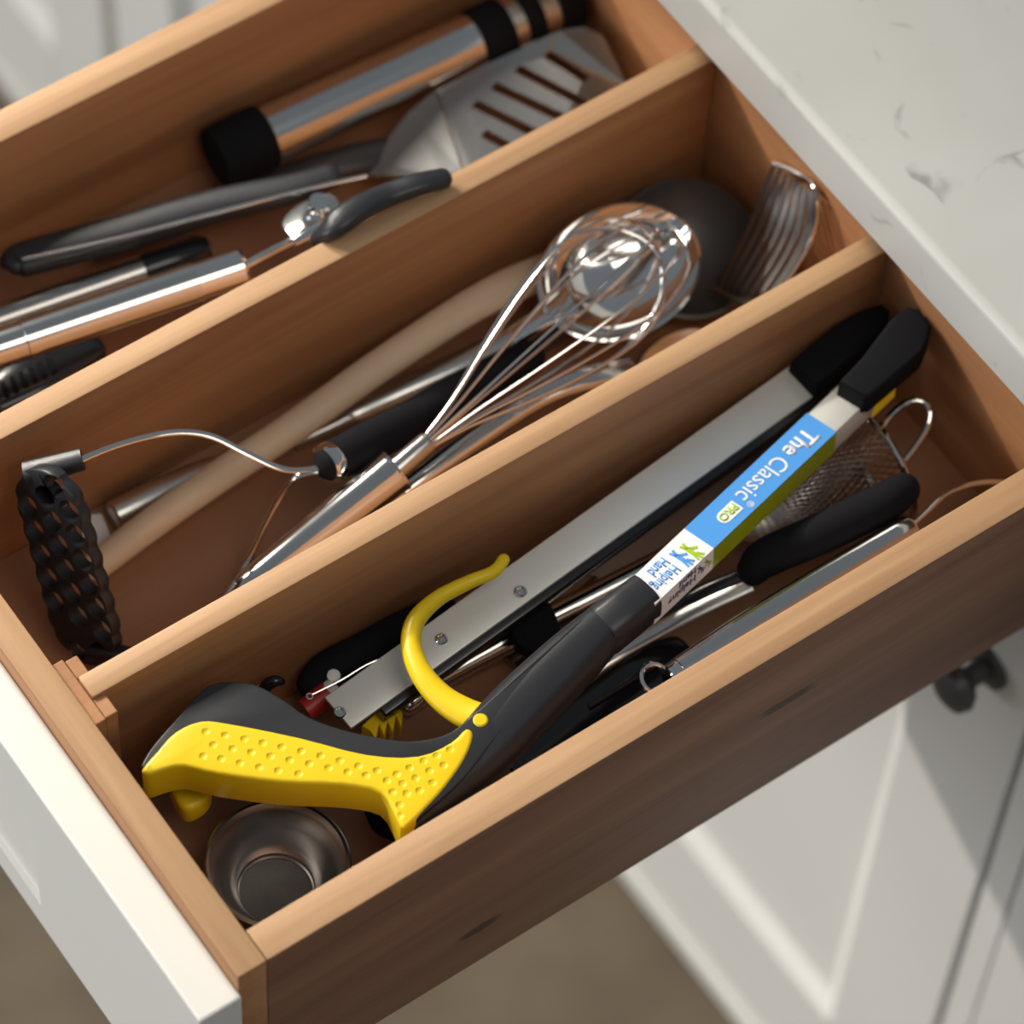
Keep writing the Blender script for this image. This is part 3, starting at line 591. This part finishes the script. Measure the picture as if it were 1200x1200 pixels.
# ================================================================ middle compartment
def masher():
    t = thing('potato_masher', 'black potato masher with perforated nylon head leaning in the front corner', 'masher', (0.0377, 0.1980, -0.0930))
    a = V(*(0.0450, 0.2429, -0.0130)); b = V(*(0.0357, 0.1958, -0.0820)); l = (b-a); Ln = l.length; l.normalize()
    u = l.cross(V(0, 0, 1)).normalized(); v = l.cross(u)
    ang = 2*math.pi*47/72; w = (u*math.cos(ang)+v*math.sin(ang)).normalized()
    if w.x < 0: w = -w
    nrm = w.cross(l).normalized()
    if nrm.z < 0: nrm = -nrm
    sp = Ln/7.0; ws = 0.0122; th = 0.0066
    c0 = a+w*0.008; ol = []
    hw = 1.5*ws+0.0008
    for i in range(64):
        f_ = i/63; ol.append((f_*(Ln+0.004)-0.002, hw-0.0016+0.0016*abs(math.sin(math.pi*8*f_))*(1-((abs(f_-0.5)*2)**8))-0.006*(abs(f_-0.5)*2)**9))
    for q in range(1, 8): ol.append((Ln+0.002+0.0055*math.sin(math.pi*q/8), (hw-0.0076)*math.cos(math.pi*q/8)))
    for i in range(63, -1, -1):
        f_ = i/63; ol.append((f_*(Ln+0.004)-0.002, -(hw-0.0016+0.0016*abs(math.sin(math.pi*8*f_))*(1-((abs(f_-0.5)*2)**8))-0.006*(abs(f_-0.5)*2)**9)))
    for q in range(1, 8): ol.append((-0.002-0.0055*math.sin(math.pi*q/8), -(hw-0.0076)*math.cos(math.pi*q/8)))
    plate = prism([c0+l*x+w*y+nrm*(th/2) for x, y in ol], th, 0.0007, 2, direction=-nrm)
    holes = bmesh.new()
    for i in range(8):
        for k in (-1, 0, 1):
            if k == 0 and i == 7: continue
            cc = c0+l*(sp*i+(0.5*sp if k == 0 else 0))+w*(k*(ws-(0.0052 if i in (0, 7) else 0)))
            # funnel-shaped hole: wide at the face, narrower below
            x = lathe(cc, nrm, [(-th, 0), (-th, .0056), (0, .0047), (th/2+.0002, .0056), (th, .0060), (th, 0)], 18)
            me = bpy.data.meshes.new('t'); x.to_mesh(me); x.free(); holes.from_mesh(me); bpy.data.meshes.remove(me)
    bm = boolean(plate, holes, solver='FAST')
    hd = obj('head', bm, 'black', t, True, label='black perforated mashing head', angle=0.5)
    # raised rim along the right-hand side and sockets at both ends
    sk = (0.0556, 0.2396, -0.0080)
    obj('socket', sweep([(0.0437, 0.2463, -0.0120), (0.0540, 0.2414, -0.0090), (0.0671, 0.2359, -0.0060)], [(.0055, .0048), (.0052, .0046), (.0046, .0042)], 16, 3, power=3.5), 'black', t, label='black wire socket')
    bt = c0+l*(Ln+0.002)+w*0.006
    obj('socket', sweep([bt-w*0.006, bt+w*0.008-l*0.0, bt+w*0.018], [.0048, .0046, .0042], 16, 3, power=3.5), 'black', t, label='black wire socket')
    f = V(*(0.1658, 0.1905, -0.0360))
    obj('wire', sweep([(0.0659, 0.2361, -0.0060), (0.0819, 0.2368, -0.0100), (0.1005, 0.2348, -0.0140), (0.1150, 0.2295, -0.0160), (0.1257, 0.2216, -0.0190), (0.1352, 0.2084, -0.0240), (0.1457, 0.1968, -0.0300), (0.1571, 0.1919, -0.0340), f], [(.0017, .0011)]*9, 10, 6), 'wire', t, label='curved steel wire')
    obj('wire', sweep([bt+w*0.015, bt+w*0.030+V(.01, -.002, .002), V(*(0.0882, 0.1728, -0.0820)), V(*(0.1184, 0.1877, -0.0800)), V(*(0.1327, 0.1930, -0.0660)), V(*(0.1449, 0.1959, -0.0500)), V(*(0.1542, 0.1944, -0.0390)), f+V(0, -.002, -.002)], [(.0017, .0014)]*8, 10, 6), 'wire', t, label='curved steel wire')
    hb = V(*(0.2871, 0.2038, -0.0640)); d = (hb-f).normalized()
    obj('ferrule', rod(f-d*0.001, f+d*0.005, [(0, .0085), (.2, .0098), (.8, .0098), (1, .0092)], 32), 'chrome', t, label='bright steel ferrule')
    obj('handle', sweep([f+d*0.004, f+d*0.02, f+d*0.05, f+(hb-f)*0.7, hb], [.0092, .0097, .0094, .0098, .0085], 24, 5, round_end=True), 'rubber', t, label='black handle')
masher()

def whisk():
    t = thing('balloon_whisk', 'wire balloon whisk with steel handle resting on the middle of the tools', 'whisk', (0.2738, 0.1977, -0.0600))
    a = V(*(0.1067, 0.1682, -0.0620)); b = V(*(0.1907, 0.1703, -0.0340)); d = (b-a).normalized()
    obj('handle', rod(a, b, [(0, .0075), (.03, .0085), (.5, .0092), (.975, .0104), (.985, .0108), (1, .0102)], 36), 'steel', t, label='polished conical handle')
    n0 = V(*(0.2093, 0.1726, -0.0300)); tip = V(*(0.3699, 0.2067, -0.0260)); ax = (tip-n0).normalized(); L_ = (tip-n0).length
    obj('neck', rod(b-d*0.001, n0, [(0, .0058), (.9, .0055), (1, .005)], 28), 'dsteel', t, label='narrow steel neck')
    s = ax.cross(V(0, 0, 1)).normalized(); u = s.cross(ax).normalized()
    NL = 6
    for i in range(NL):
        an = math.pi*(i+0.35)/NL; q = s*math.cos(an)+u*math.sin(an); R_ = 0.0295+0.0012*math.sin(i*2.1)
        prof = [(-.02, .12), (0.02, .13), (.15, .28), (.32, .56), (.50, .82), (.66, .98), (.78, 1.0), (.89, .84), (.965, .50), (1.0, .0)]
        Li = L_*(1-0.018*i)
        pts = [n0+ax*(Li*f_)+q*(R_*g) for f_, g in prof]+[n0+ax*(Li*f_)-q*(R_*g) for f_, g in reversed(prof[:-1])]
        obj('wire_loop', sweep(pts, 0.00078, 8, 6, up=ax.cross(q)), 'wire', t)
whisk()

t = thing('wooden_spoon', 'pale wooden spoon lying diagonally along the middle compartment', 'spoon', (0.1952, 0.2480, -0.0940))
obj('handle', sweep([(0.0649, 0.2290, -0.0850), (0.0973, 0.2303, -0.0770), (0.1360, 0.2328, -0.0730), (0.1776, 0.2355, -0.0710), (0.2260, 0.2403, -0.0680), (0.2768, 0.2438, -0.0660), (0.3061, 0.2436, -0.0660), (0.3348, 0.2448, -0.0740)], [(.0072, .0065), (.0076, .007), (.0078, .007), (.0080, .007), (.0082, .0068), (.0088, .006), (.0096, .0055), (.010, .004)], 22, 6, round_end=True), 'spoonwood', t)

def shell(c, nrm, axis, ra, rb, depth, th=0.0012, nr=12, na=48):
    """dished oval bowl open towards nrm"""
    c = Vector(c); n = Vector(nrm).normalized(); a = Vector(axis); a = (a-n*a.dot(n)).normalized(); b = n.cross(a)
    bm = bmesh.new(); sets = []
    for off in (0, 1):
        rows = [[bm.verts.new(c-n*(depth+off*th))]]
        for j in range(1, nr+1):
            r = j/nr; z = -depth*(1-r*r)**0.75 if r < 1 else 0.0
            rows.append([bm.verts.new(c+a*((ra+off*th*r)*r*math.cos(2*math.pi*k/na))+b*((rb+off*th*r)*r*math.sin(2*math.pi*k/na))+n*(z-off*th*(1-r*0.7))) for k in range(na)])
        sets.append(rows)
    for rows in sets:
        for k in range(na): bm.faces.new((rows[0][0], rows[1][k], rows[1][(k+1) % na]))
        for x, y in zip(rows[1:], rows[2:]):
            for k in range(na): bm.faces.new((x[k], y[k], y[(k+1) % na], x[(k+1) % na]))
    x, y = sets[0][-1], sets[1][-1]
    for k in range(na): bm.faces.new((x[k], x[(k+1) % na], y[(k+1) % na], y[k]))
    return bm
t = thing('steel_serving_spoon', 'large polished serving spoon whose bright bowl lies inside the whisk wires', 'spoon', (0.2737, 0.2241, -0.0850))
c = V(*(0.3469, 0.2143, -0.0520)); hx = V(*(0.3055, 0.2153, -0.0580)); ax = (c-hx).normalized()
obj('bowl', shell(c, (-0.08, -0.25, 1), ax, 0.0405, 0.0315, 0.015), 'chrome', t, label='bright oval bowl')
obj('neck', sweep([(0.2903, 0.2207, -0.0700), (0.3064, 0.2164, -0.0600), (0.3195, 0.2133, -0.0520)], [(.0065, .004), (.0062, .0032), (.010, .0018)], 18, 6), 'chrome', t)
obj('handle', sweep([(0.2071, 0.2346, -0.0870), (0.2112, 0.2350, -0.0865), (0.2355, 0.2325, -0.0860), (0.2655, 0.2266, -0.0800), (0.2952, 0.2193, -0.0680)], [(.0052, .0045), (.0066, .0056), (.0070, .006), (.0072, .006), (.0062, .004)], 20, 6), 'brushed', t, label='thick hollow handle')
obj('ferrule', sweep([(0.1799, 0.2392, -0.0905), (0.1952, 0.2370, -0.0895), (0.2092, 0.2350, -0.0870)], [(.0040, .0035), (.0042, .0038), (.0050, .0043)], 18, 4), 'brushed', t, label='narrow ferrule')

t = thing('steel_skimmer', 'steel-handled utensil with square hanging tab lying under the wooden spoon', 'utensil', (0.1125, 0.2482, -0.0940))
a, b = V(*(0.0859, 0.2481, -0.0862)), V(*(0.1428, 0.2455, -0.0870))
obj('handle', rod(a, b, [(0, .0068), (.02, .0078), (.45, .0080), (.5, .0074), (.8, .0066), (1, .0048)], 28), 'brushed', t, label='thick tubular handle')
obj('shank', sweep([b-(b-a)*0.02, V(*(0.1633, 0.2466, -0.0890)), V(*(0.1881, 0.2480, -0.0910))], [(.0042, .0036), (.0036, .003), (.003, .0025)], 14, 4), 'brushed', t)
tab = prism(smooth_outline([(0.0747, 0.2581, -0.0926), (0.0832, 0.2570, -0.0926), (0.0842, 0.2541, -0.0926), (0.0798, 0.2380, -0.0926), (0.0770, 0.2365, -0.0926), (0.0674, 0.2374, -0.0926)], 3), 0.002, 0.0004)
tab = boolean(tab, prism([(0.0690, 0.2413, -0.0750), (0.0745, 0.2399, -0.0750), (0.0728, 0.2350, -0.0750), (0.0654, 0.2311, -0.0750)], 0.02))
obj('hanging_tab', tab, 'pale', t, False, label='pale tab with a hole')

t = thing('nylon_ladle', 'large dark grey round ladle bowl behind the whisk', 'ladle', (0.3960, 0.2260, -0.0900))
c = V(*(0.3906, 0.2171, -0.0695))
obj('bowl', shell(c, (-0.05, -0.30, 1), (0.8, 0.5, 0), 0.034, 0.034, 0.017, 0.002), 'grey', t, label='dark round bowl')
obj('handle', sweep([c+V(-.022, -.004, -.013), V(*(0.3441, 0.2250, -0.0860)), V(*(0.3128, 0.2227, -0.0915)), V(*(0.2914, 0.2207, -0.0915))], [(.006, .002), (.006, .0022), (.005, .003), (.005, .003)], 14, 5), 'grey', t)

t = thing('steel_ladle', 'polished steel ladle whose collared handle slips behind the near divider', 'ladle', (0.2416, 0.1790, -0.0600))
a, b = V(*(0.1553, 0.1682, -0.0660)), V(*(0.1943, 0.1721, -0.0600)); d = (b-a).normalized()
obj('handle', rod(a, b, [(0, .0082), (.68, .0085), (.70, .0090), (.97, .0090), (1, .0078)], 30), 'steel', t, label='collared tubular handle')
obj('shank', sweep([b-d*0.003, V(*(0.2090, 0.1731, -0.0580)), V(*(0.2392, 0.1757, -0.0560)), V(*(0.2691, 0.1776, -0.0540)), V(*(0.2896, 0.1759, -0.0530)), V(*(0.3044, 0.1727, -0.0540)), V(*(0.3230, 0.1694, -0.0600))], [(.0058, .005), (.0056, .0045), (.0056, .0042), (.0058, .0038), (.0062, .0034), (.0066, .003), (.007, .003)], 18, 6), 'steel', t, label='curved polished shank')
obj('bowl', shell(V(*(0.3493, 0.1642, -0.0740)), (-0.05, 0.1, 1), (0.8, 0.2, 0), 0.026, 0.020, 0.010), 'steel', t)

t = thing('slotted_spatula', 'curved stainless slotted spatula standing in the back corner beside the round ladle', 'spatula', (0.4251, 0.1867, -0.0600))
A_, B_, C_ = V(*(0.3901, 0.1947, -0.0760)), V(*(0.4145, 0.2035, -0.0540)), V(*(0.4288, 0.2075, -0.0200))
A2, B2, C2 = V(*(0.3993, 0.1632, -0.0560)), V(*(0.4226, 0.1680, -0.0320)), V(*(0.4296, 0.1764, -0.0100))
NS = 7
for i in range(NS):
    f0 = i/NS; f1 = f0+0.58/NS
    if i == NS-1: f1 = 1.0
    def row(p, q): return [p.lerp(q, f0), p.lerp(q, f1)]
    bm = bmesh.new(); curve = []
    k1 = crom([A_.lerp(A2, f0), B_.lerp(B2, f0), C_.lerp(C2, f0)], 6); k2 = crom([A_.lerp(A2, f1), B_.lerp(B2, f1), C_.lerp(C2, f1)], 6)
    rows = []
    for p, q in zip(k1, k2):
        nn = V(0.3, -0.5, 0.8).normalized()*0.0012
        rows.append([bm.verts.new(x) for x in (p, q, q-nn, p-nn)])
    for x, y in zip(rows, rows[1:]):
        for k in range(4): bm.faces.new((x[k], x[(k+1) % 4], y[(k+1) % 4], y[k]))
    bm.faces.new(rows[0]); bm.faces.new(rows[-1][::-1])
    obj('slat', bm, 'dsteel', t, True)
obj('edge_rim', sweep([A2, B2, C2, C2.lerp(C_, 0.4)+V(.003, .003, 0), C_], .0012, 10, 6), 'steel', t, label='bright curved edge')
obj('blade_root', sweep([A_, A_.lerp(A2, .5)+V(-.003, -.001, -.002), A2], .0016, 10, 4), 'dsteel', t)

# ================================================================ far compartment
def mill():
    t = thing('steel_mill', 'thick steel cylinder with black end caps lying against the far side', 'mill', (0.3217, 0.3904, -0.0800))
    a = V(*(0.2276, 0.3814, -0.0625)); b = V(*(0.4699, 0.3681, -0.0625)); d = b-a
    def seg(name, f0, f1, prof, mat, lab=None):
        p, q = a+d*f0, a+d*f1
        return obj(name, rod(p, q, prof, 40), mat, t, label=lab)
    seg('end_cap', 0.0, 0.115, [(0, .0150), (.08, .0158), (.9, .0165), (1, .0158)], 'rubber', 'black rubber end cap')
    seg('barrel', 0.112, 0.605, [(0, .0142), (1, .0142)], 'steel', 'polished steel barrel')
    seg('black_ring', 0.60, 0.675, [(0, .0148), (.1, .0160), (.9, .0160), (1, .0148)], 'rubber', 'black ring')
    seg('band', 0.672, 0.705, [(0, .0145), (1, .0145)], 'brushed')
    seg('black_ring', 0.703, 0.745, [(0, .0150), (.2, .0160), (.8, .0160), (1, .0150)], 'rubber', 'black ring')
    seg('band', 0.742, 0.785, [(0, .0145), (1, .0145)], 'brushed')
    seg('end_cap', 0.782, 0.836, [(0, .0165), (.1, .0180), (.85, .0180), (1, .016)], 'rubber', 'black end cap')
mill()

def turner():
    t = thing('slotted_turner', 'slotted stainless turner with dark handle propped beside the steel cylinder', 'turner', (0.3491, 0.3347, -0.0600))
    z0, z1 = -.050, -.042
    outl = [(0.3414, 0.3586, -0.0640), (0.3646, 0.3571, -0.0610), (0.3882, 0.3545, -0.0570), (0.4070, 0.3489, -0.0520), (0.4186, 0.3436, -0.0510), (0.4231, 0.3347, -0.0520), (0.4221, 0.3213, -0.0560), (0.4173, 0.3054, -0.0560), (0.3967, 0.2874, -0.0560), (0.3580, 0.2897, -0.0580), (0.3258, 0.3008, -0.0620), (0.3248, 0.3123, -0.0630)]
    pl = prism(outl, 0.0014, 0.0, direction=(0.05, -0.1, -1))
    cut = None
    for (x0, y0, x1, y1) in ((0.3957, 0.3431, 0.4018, 0.3181), (0.3794, 0.3448, 0.3938, 0.3033), (0.3645, 0.3437, 0.3801, 0.304), (0.3511, 0.3405, 0.3648, 0.304), (0.3444, 0.3229, 0.3503, 0.3048)):
        a_, b_ = V(x0, y0, -.058), V(x1, y1, -.058)
        s_ = sweep([a_, b_], [(.0026, .02), (.0026, .02)], 12, 1)
        cut = s_ if cut is None else join(cut, s_)
    pl = boolean(pl, cut)
    obj('blade', pl, 'dsteel', t, False, label='slotted steel blade')
    sk = [(0.3398, 0.3577, -0.0620), (0.3231, 0.3106, -0.0620), (0.3147, 0.3136, -0.0640), (0.2883, 0.3405, -0.0740), (0.2969, 0.3430, -0.0740), (0.3095, 0.3529, -0.0720), (0.3249, 0.3579, -0.0680)]
    obj('shoulder', prism(sk, 0.0018, 0.0), 'satin', t, False, label='grey metal shoulder')
    obj('handle', sweep([(0.3100, 0.3431, -0.0740), (0.2931, 0.3550, -0.0790), (0.2641, 0.3639, -0.0830), (0.2382, 0.3699, -0.0860), (0.1986, 0.3770, -0.0885), (0.1596, 0.3842, -0.0885)], [(.010, .0025), (.0085, .004), (.0088, .005), (.0088, .005), (.008, .005), (.007, .005)], 18, 6, round_end=True), 'grey', t, label='dark grey handle')
turner()

def opener():
    t = thing('can_opener', 'black-handled can opener with chrome pivot resting over the nearer divider', 'can opener', (0.2213, 0.3352, -0.0500))
    obj('handle', sweep([(0.1100, 0.3712, -0.0480), (0.1162, 0.3707, -0.0480), (0.1551, 0.3577, -0.0440), (0.2028, 0.3432, -0.0400), (0.2369, 0.3293, -0.0360), (0.2573, 0.3238, -0.0340)], [(.006, .0045), (.0085, .006), (.0085, .006), (.0082, .006), (.0075, .005), (.006, .004)], 20, 6, power=3.0, round_end=True), 'black', t, label='long black handle')
    obj('steel_spine', sweep([(0.1122, 0.3662, -0.0405), (0.1512, 0.3507, -0.0365), (0.1978, 0.3350, -0.0325), (0.2370, 0.3222, -0.0295), (0.2678, 0.3106, -0.0270)], [(.0011, .0008), (.0011, .0008), (.0011, .0008), (.0011, .0008), (.0012, .001)], 10, 6), 'wire', t, label='thin steel edge strip')
    obj('handle', sweep([(0.2205, 0.2797, -0.0060), (0.2255, 0.2745, 0.0060), (0.2389, 0.2750, 0.0080), (0.2555, 0.2753, 0.0065), (0.2698, 0.2720, 0.0075), (0.2823, 0.2694, 0.0060)], [(.0050, .0040), (.0064, .0042), (.0064, .0042), (.0058, .0040), (.0055, .004), (.005, .0038)], 20, 6, power=2.6, round_end=True), 'black', t, label='curved black handle')
    c = V(*(0.2345, 0.3052, -0.0260))
    obj('jaw_plate', prism(smooth_outline([(0.2218, 0.3135, -0.0340), (0.2349, 0.3175, -0.0320), (0.2484, 0.3140, -0.0300), (0.2470, 0.3024, -0.0280), (0.2344, 0.2964, -0.0280), (0.2220, 0.2992, -0.0300)], 3), 0.003, 0.0005), 'steel', t, True, label='steel jaw plate')
    obj('pivot', lathe(c+V(0, 0, -.007), (0, -.15, 1), [(0, 0), (0, .0062), (.003, .0062), (.0035, .0042), (.0065, .0042), (.0075, .0032), (.0078, 0)], 24), 'chrome', t, label='chrome pivot')
    # toothed feed wheel
    bm = bmesh.new(); q = V(*(0.2387, 0.3072, -0.0220)); n_ = 14
    ol = [q+V(math.cos(math.pi*k/n_), math.sin(math.pi*k/n_), 0.15*math.sin(math.pi*k/n_))*(0.0052 if k % 2 else 0.0042) for k in range(2*n_)]
    obj('feed_wheel', prism(ol, 0.003, 0.0), 'chrome', t, False, label='toothed feed wheel')
    obj('latch', sweep([(0.2198, 0.2995, -0.0300), (0.2265, 0.2975, -0.0260), (0.2336, 0.2952, -0.0220)], [(.003, .002), (.0035, .002), (.003, .0015)], 12, 4), 'chrome', t)
opener()

t = thing('tubular_utensil', 'bright tubular steel handle lying along the far compartment near the divider', 'utensil', (0.1489, 0.3346, -0.0700))
a, b = V(*(0.0654, 0.3307, -0.0400)), V(*(0.1949, 0.3035, -0.0360)); d = b-a
obj('handle', rod(a, a+d*0.82, [(0, .0090), (.09, .0092), (.22, .0092), (.225, .0096), (1, .0098)], 36), 'steel', t, label='polished handle barrel')
obj('collar', rod(a+d*0.82, b, [(0, .0092), (.05, .0092), (.93, .0094), (1, .0080)], 36), 'chrome', t, label='polished collar')
obj('shank', sweep([b-d*0.01, V(*(0.2109, 0.3041, -0.0360)), V(*(0.2302, 0.3045, -0.0380)), V(*(0.2622, 0.3092, -0.0480))], [(.0022, .0016)]*4, 12, 5), 'wire', t, label='thin steel shank')
t = thing('capped_utensil', 'dull steel handle with dark cap lying behind the bright tubular handle', 'utensil', (0.1487, 0.3581, -0.0800))
a, b = V(*(0.0797, 0.3580, -0.0620)), V(*(0.1634, 0.3420, -0.0600)); d = b-a
obj('handle', rod(a, b, [(0, .0078), (1, .0080)], 30), 'dsteel', t)
obj('dark_cap', rod(b-d*0.01, b+d*0.38, [(0, .0082), (.1, .0085), (.85, .0082), (1, .006)], 30), 'gloss', t, label='glossy dark cap')
t = thing('ribbed_utensil', 'black ribbed plastic utensil end in the shadow at the front of the far compartment', 'utensil', (0.0954, 0.3337, -0.0900))
obj('pad', sweep([(0.0668, 0.3215, -0.0660), (0.0811, 0.3224, -0.0660), (0.0949, 0.3224, -0.0660), (0.1218, 0.3209, -0.0660)], [(.010, .005), (.013, .006), (.013, .006), (.008, .005)], 18, 5, power=3, round_end=True), 'gloss', t)
for p, q in [((0.0742, 0.3239, -0.0595), (0.0726, 0.3158, -0.0595)), ((0.0792, 0.3237, -0.0595), (0.0775, 0.3157, -0.0595)), ((0.0841, 0.3236, -0.0595), (0.0825, 0.3156, -0.0595)), ((0.0891, 0.3235, -0.0595), (0.0874, 0.3154, -0.0595)), ((0.0941, 0.3234, -0.0595), (0.0924, 0.3153, -0.0595)), ((0.0991, 0.3233, -0.0595), (0.0974, 0.3152, -0.0595))]:
    obj('rib', sweep([p, q], .0012, 8, 1), 'rubber', t)
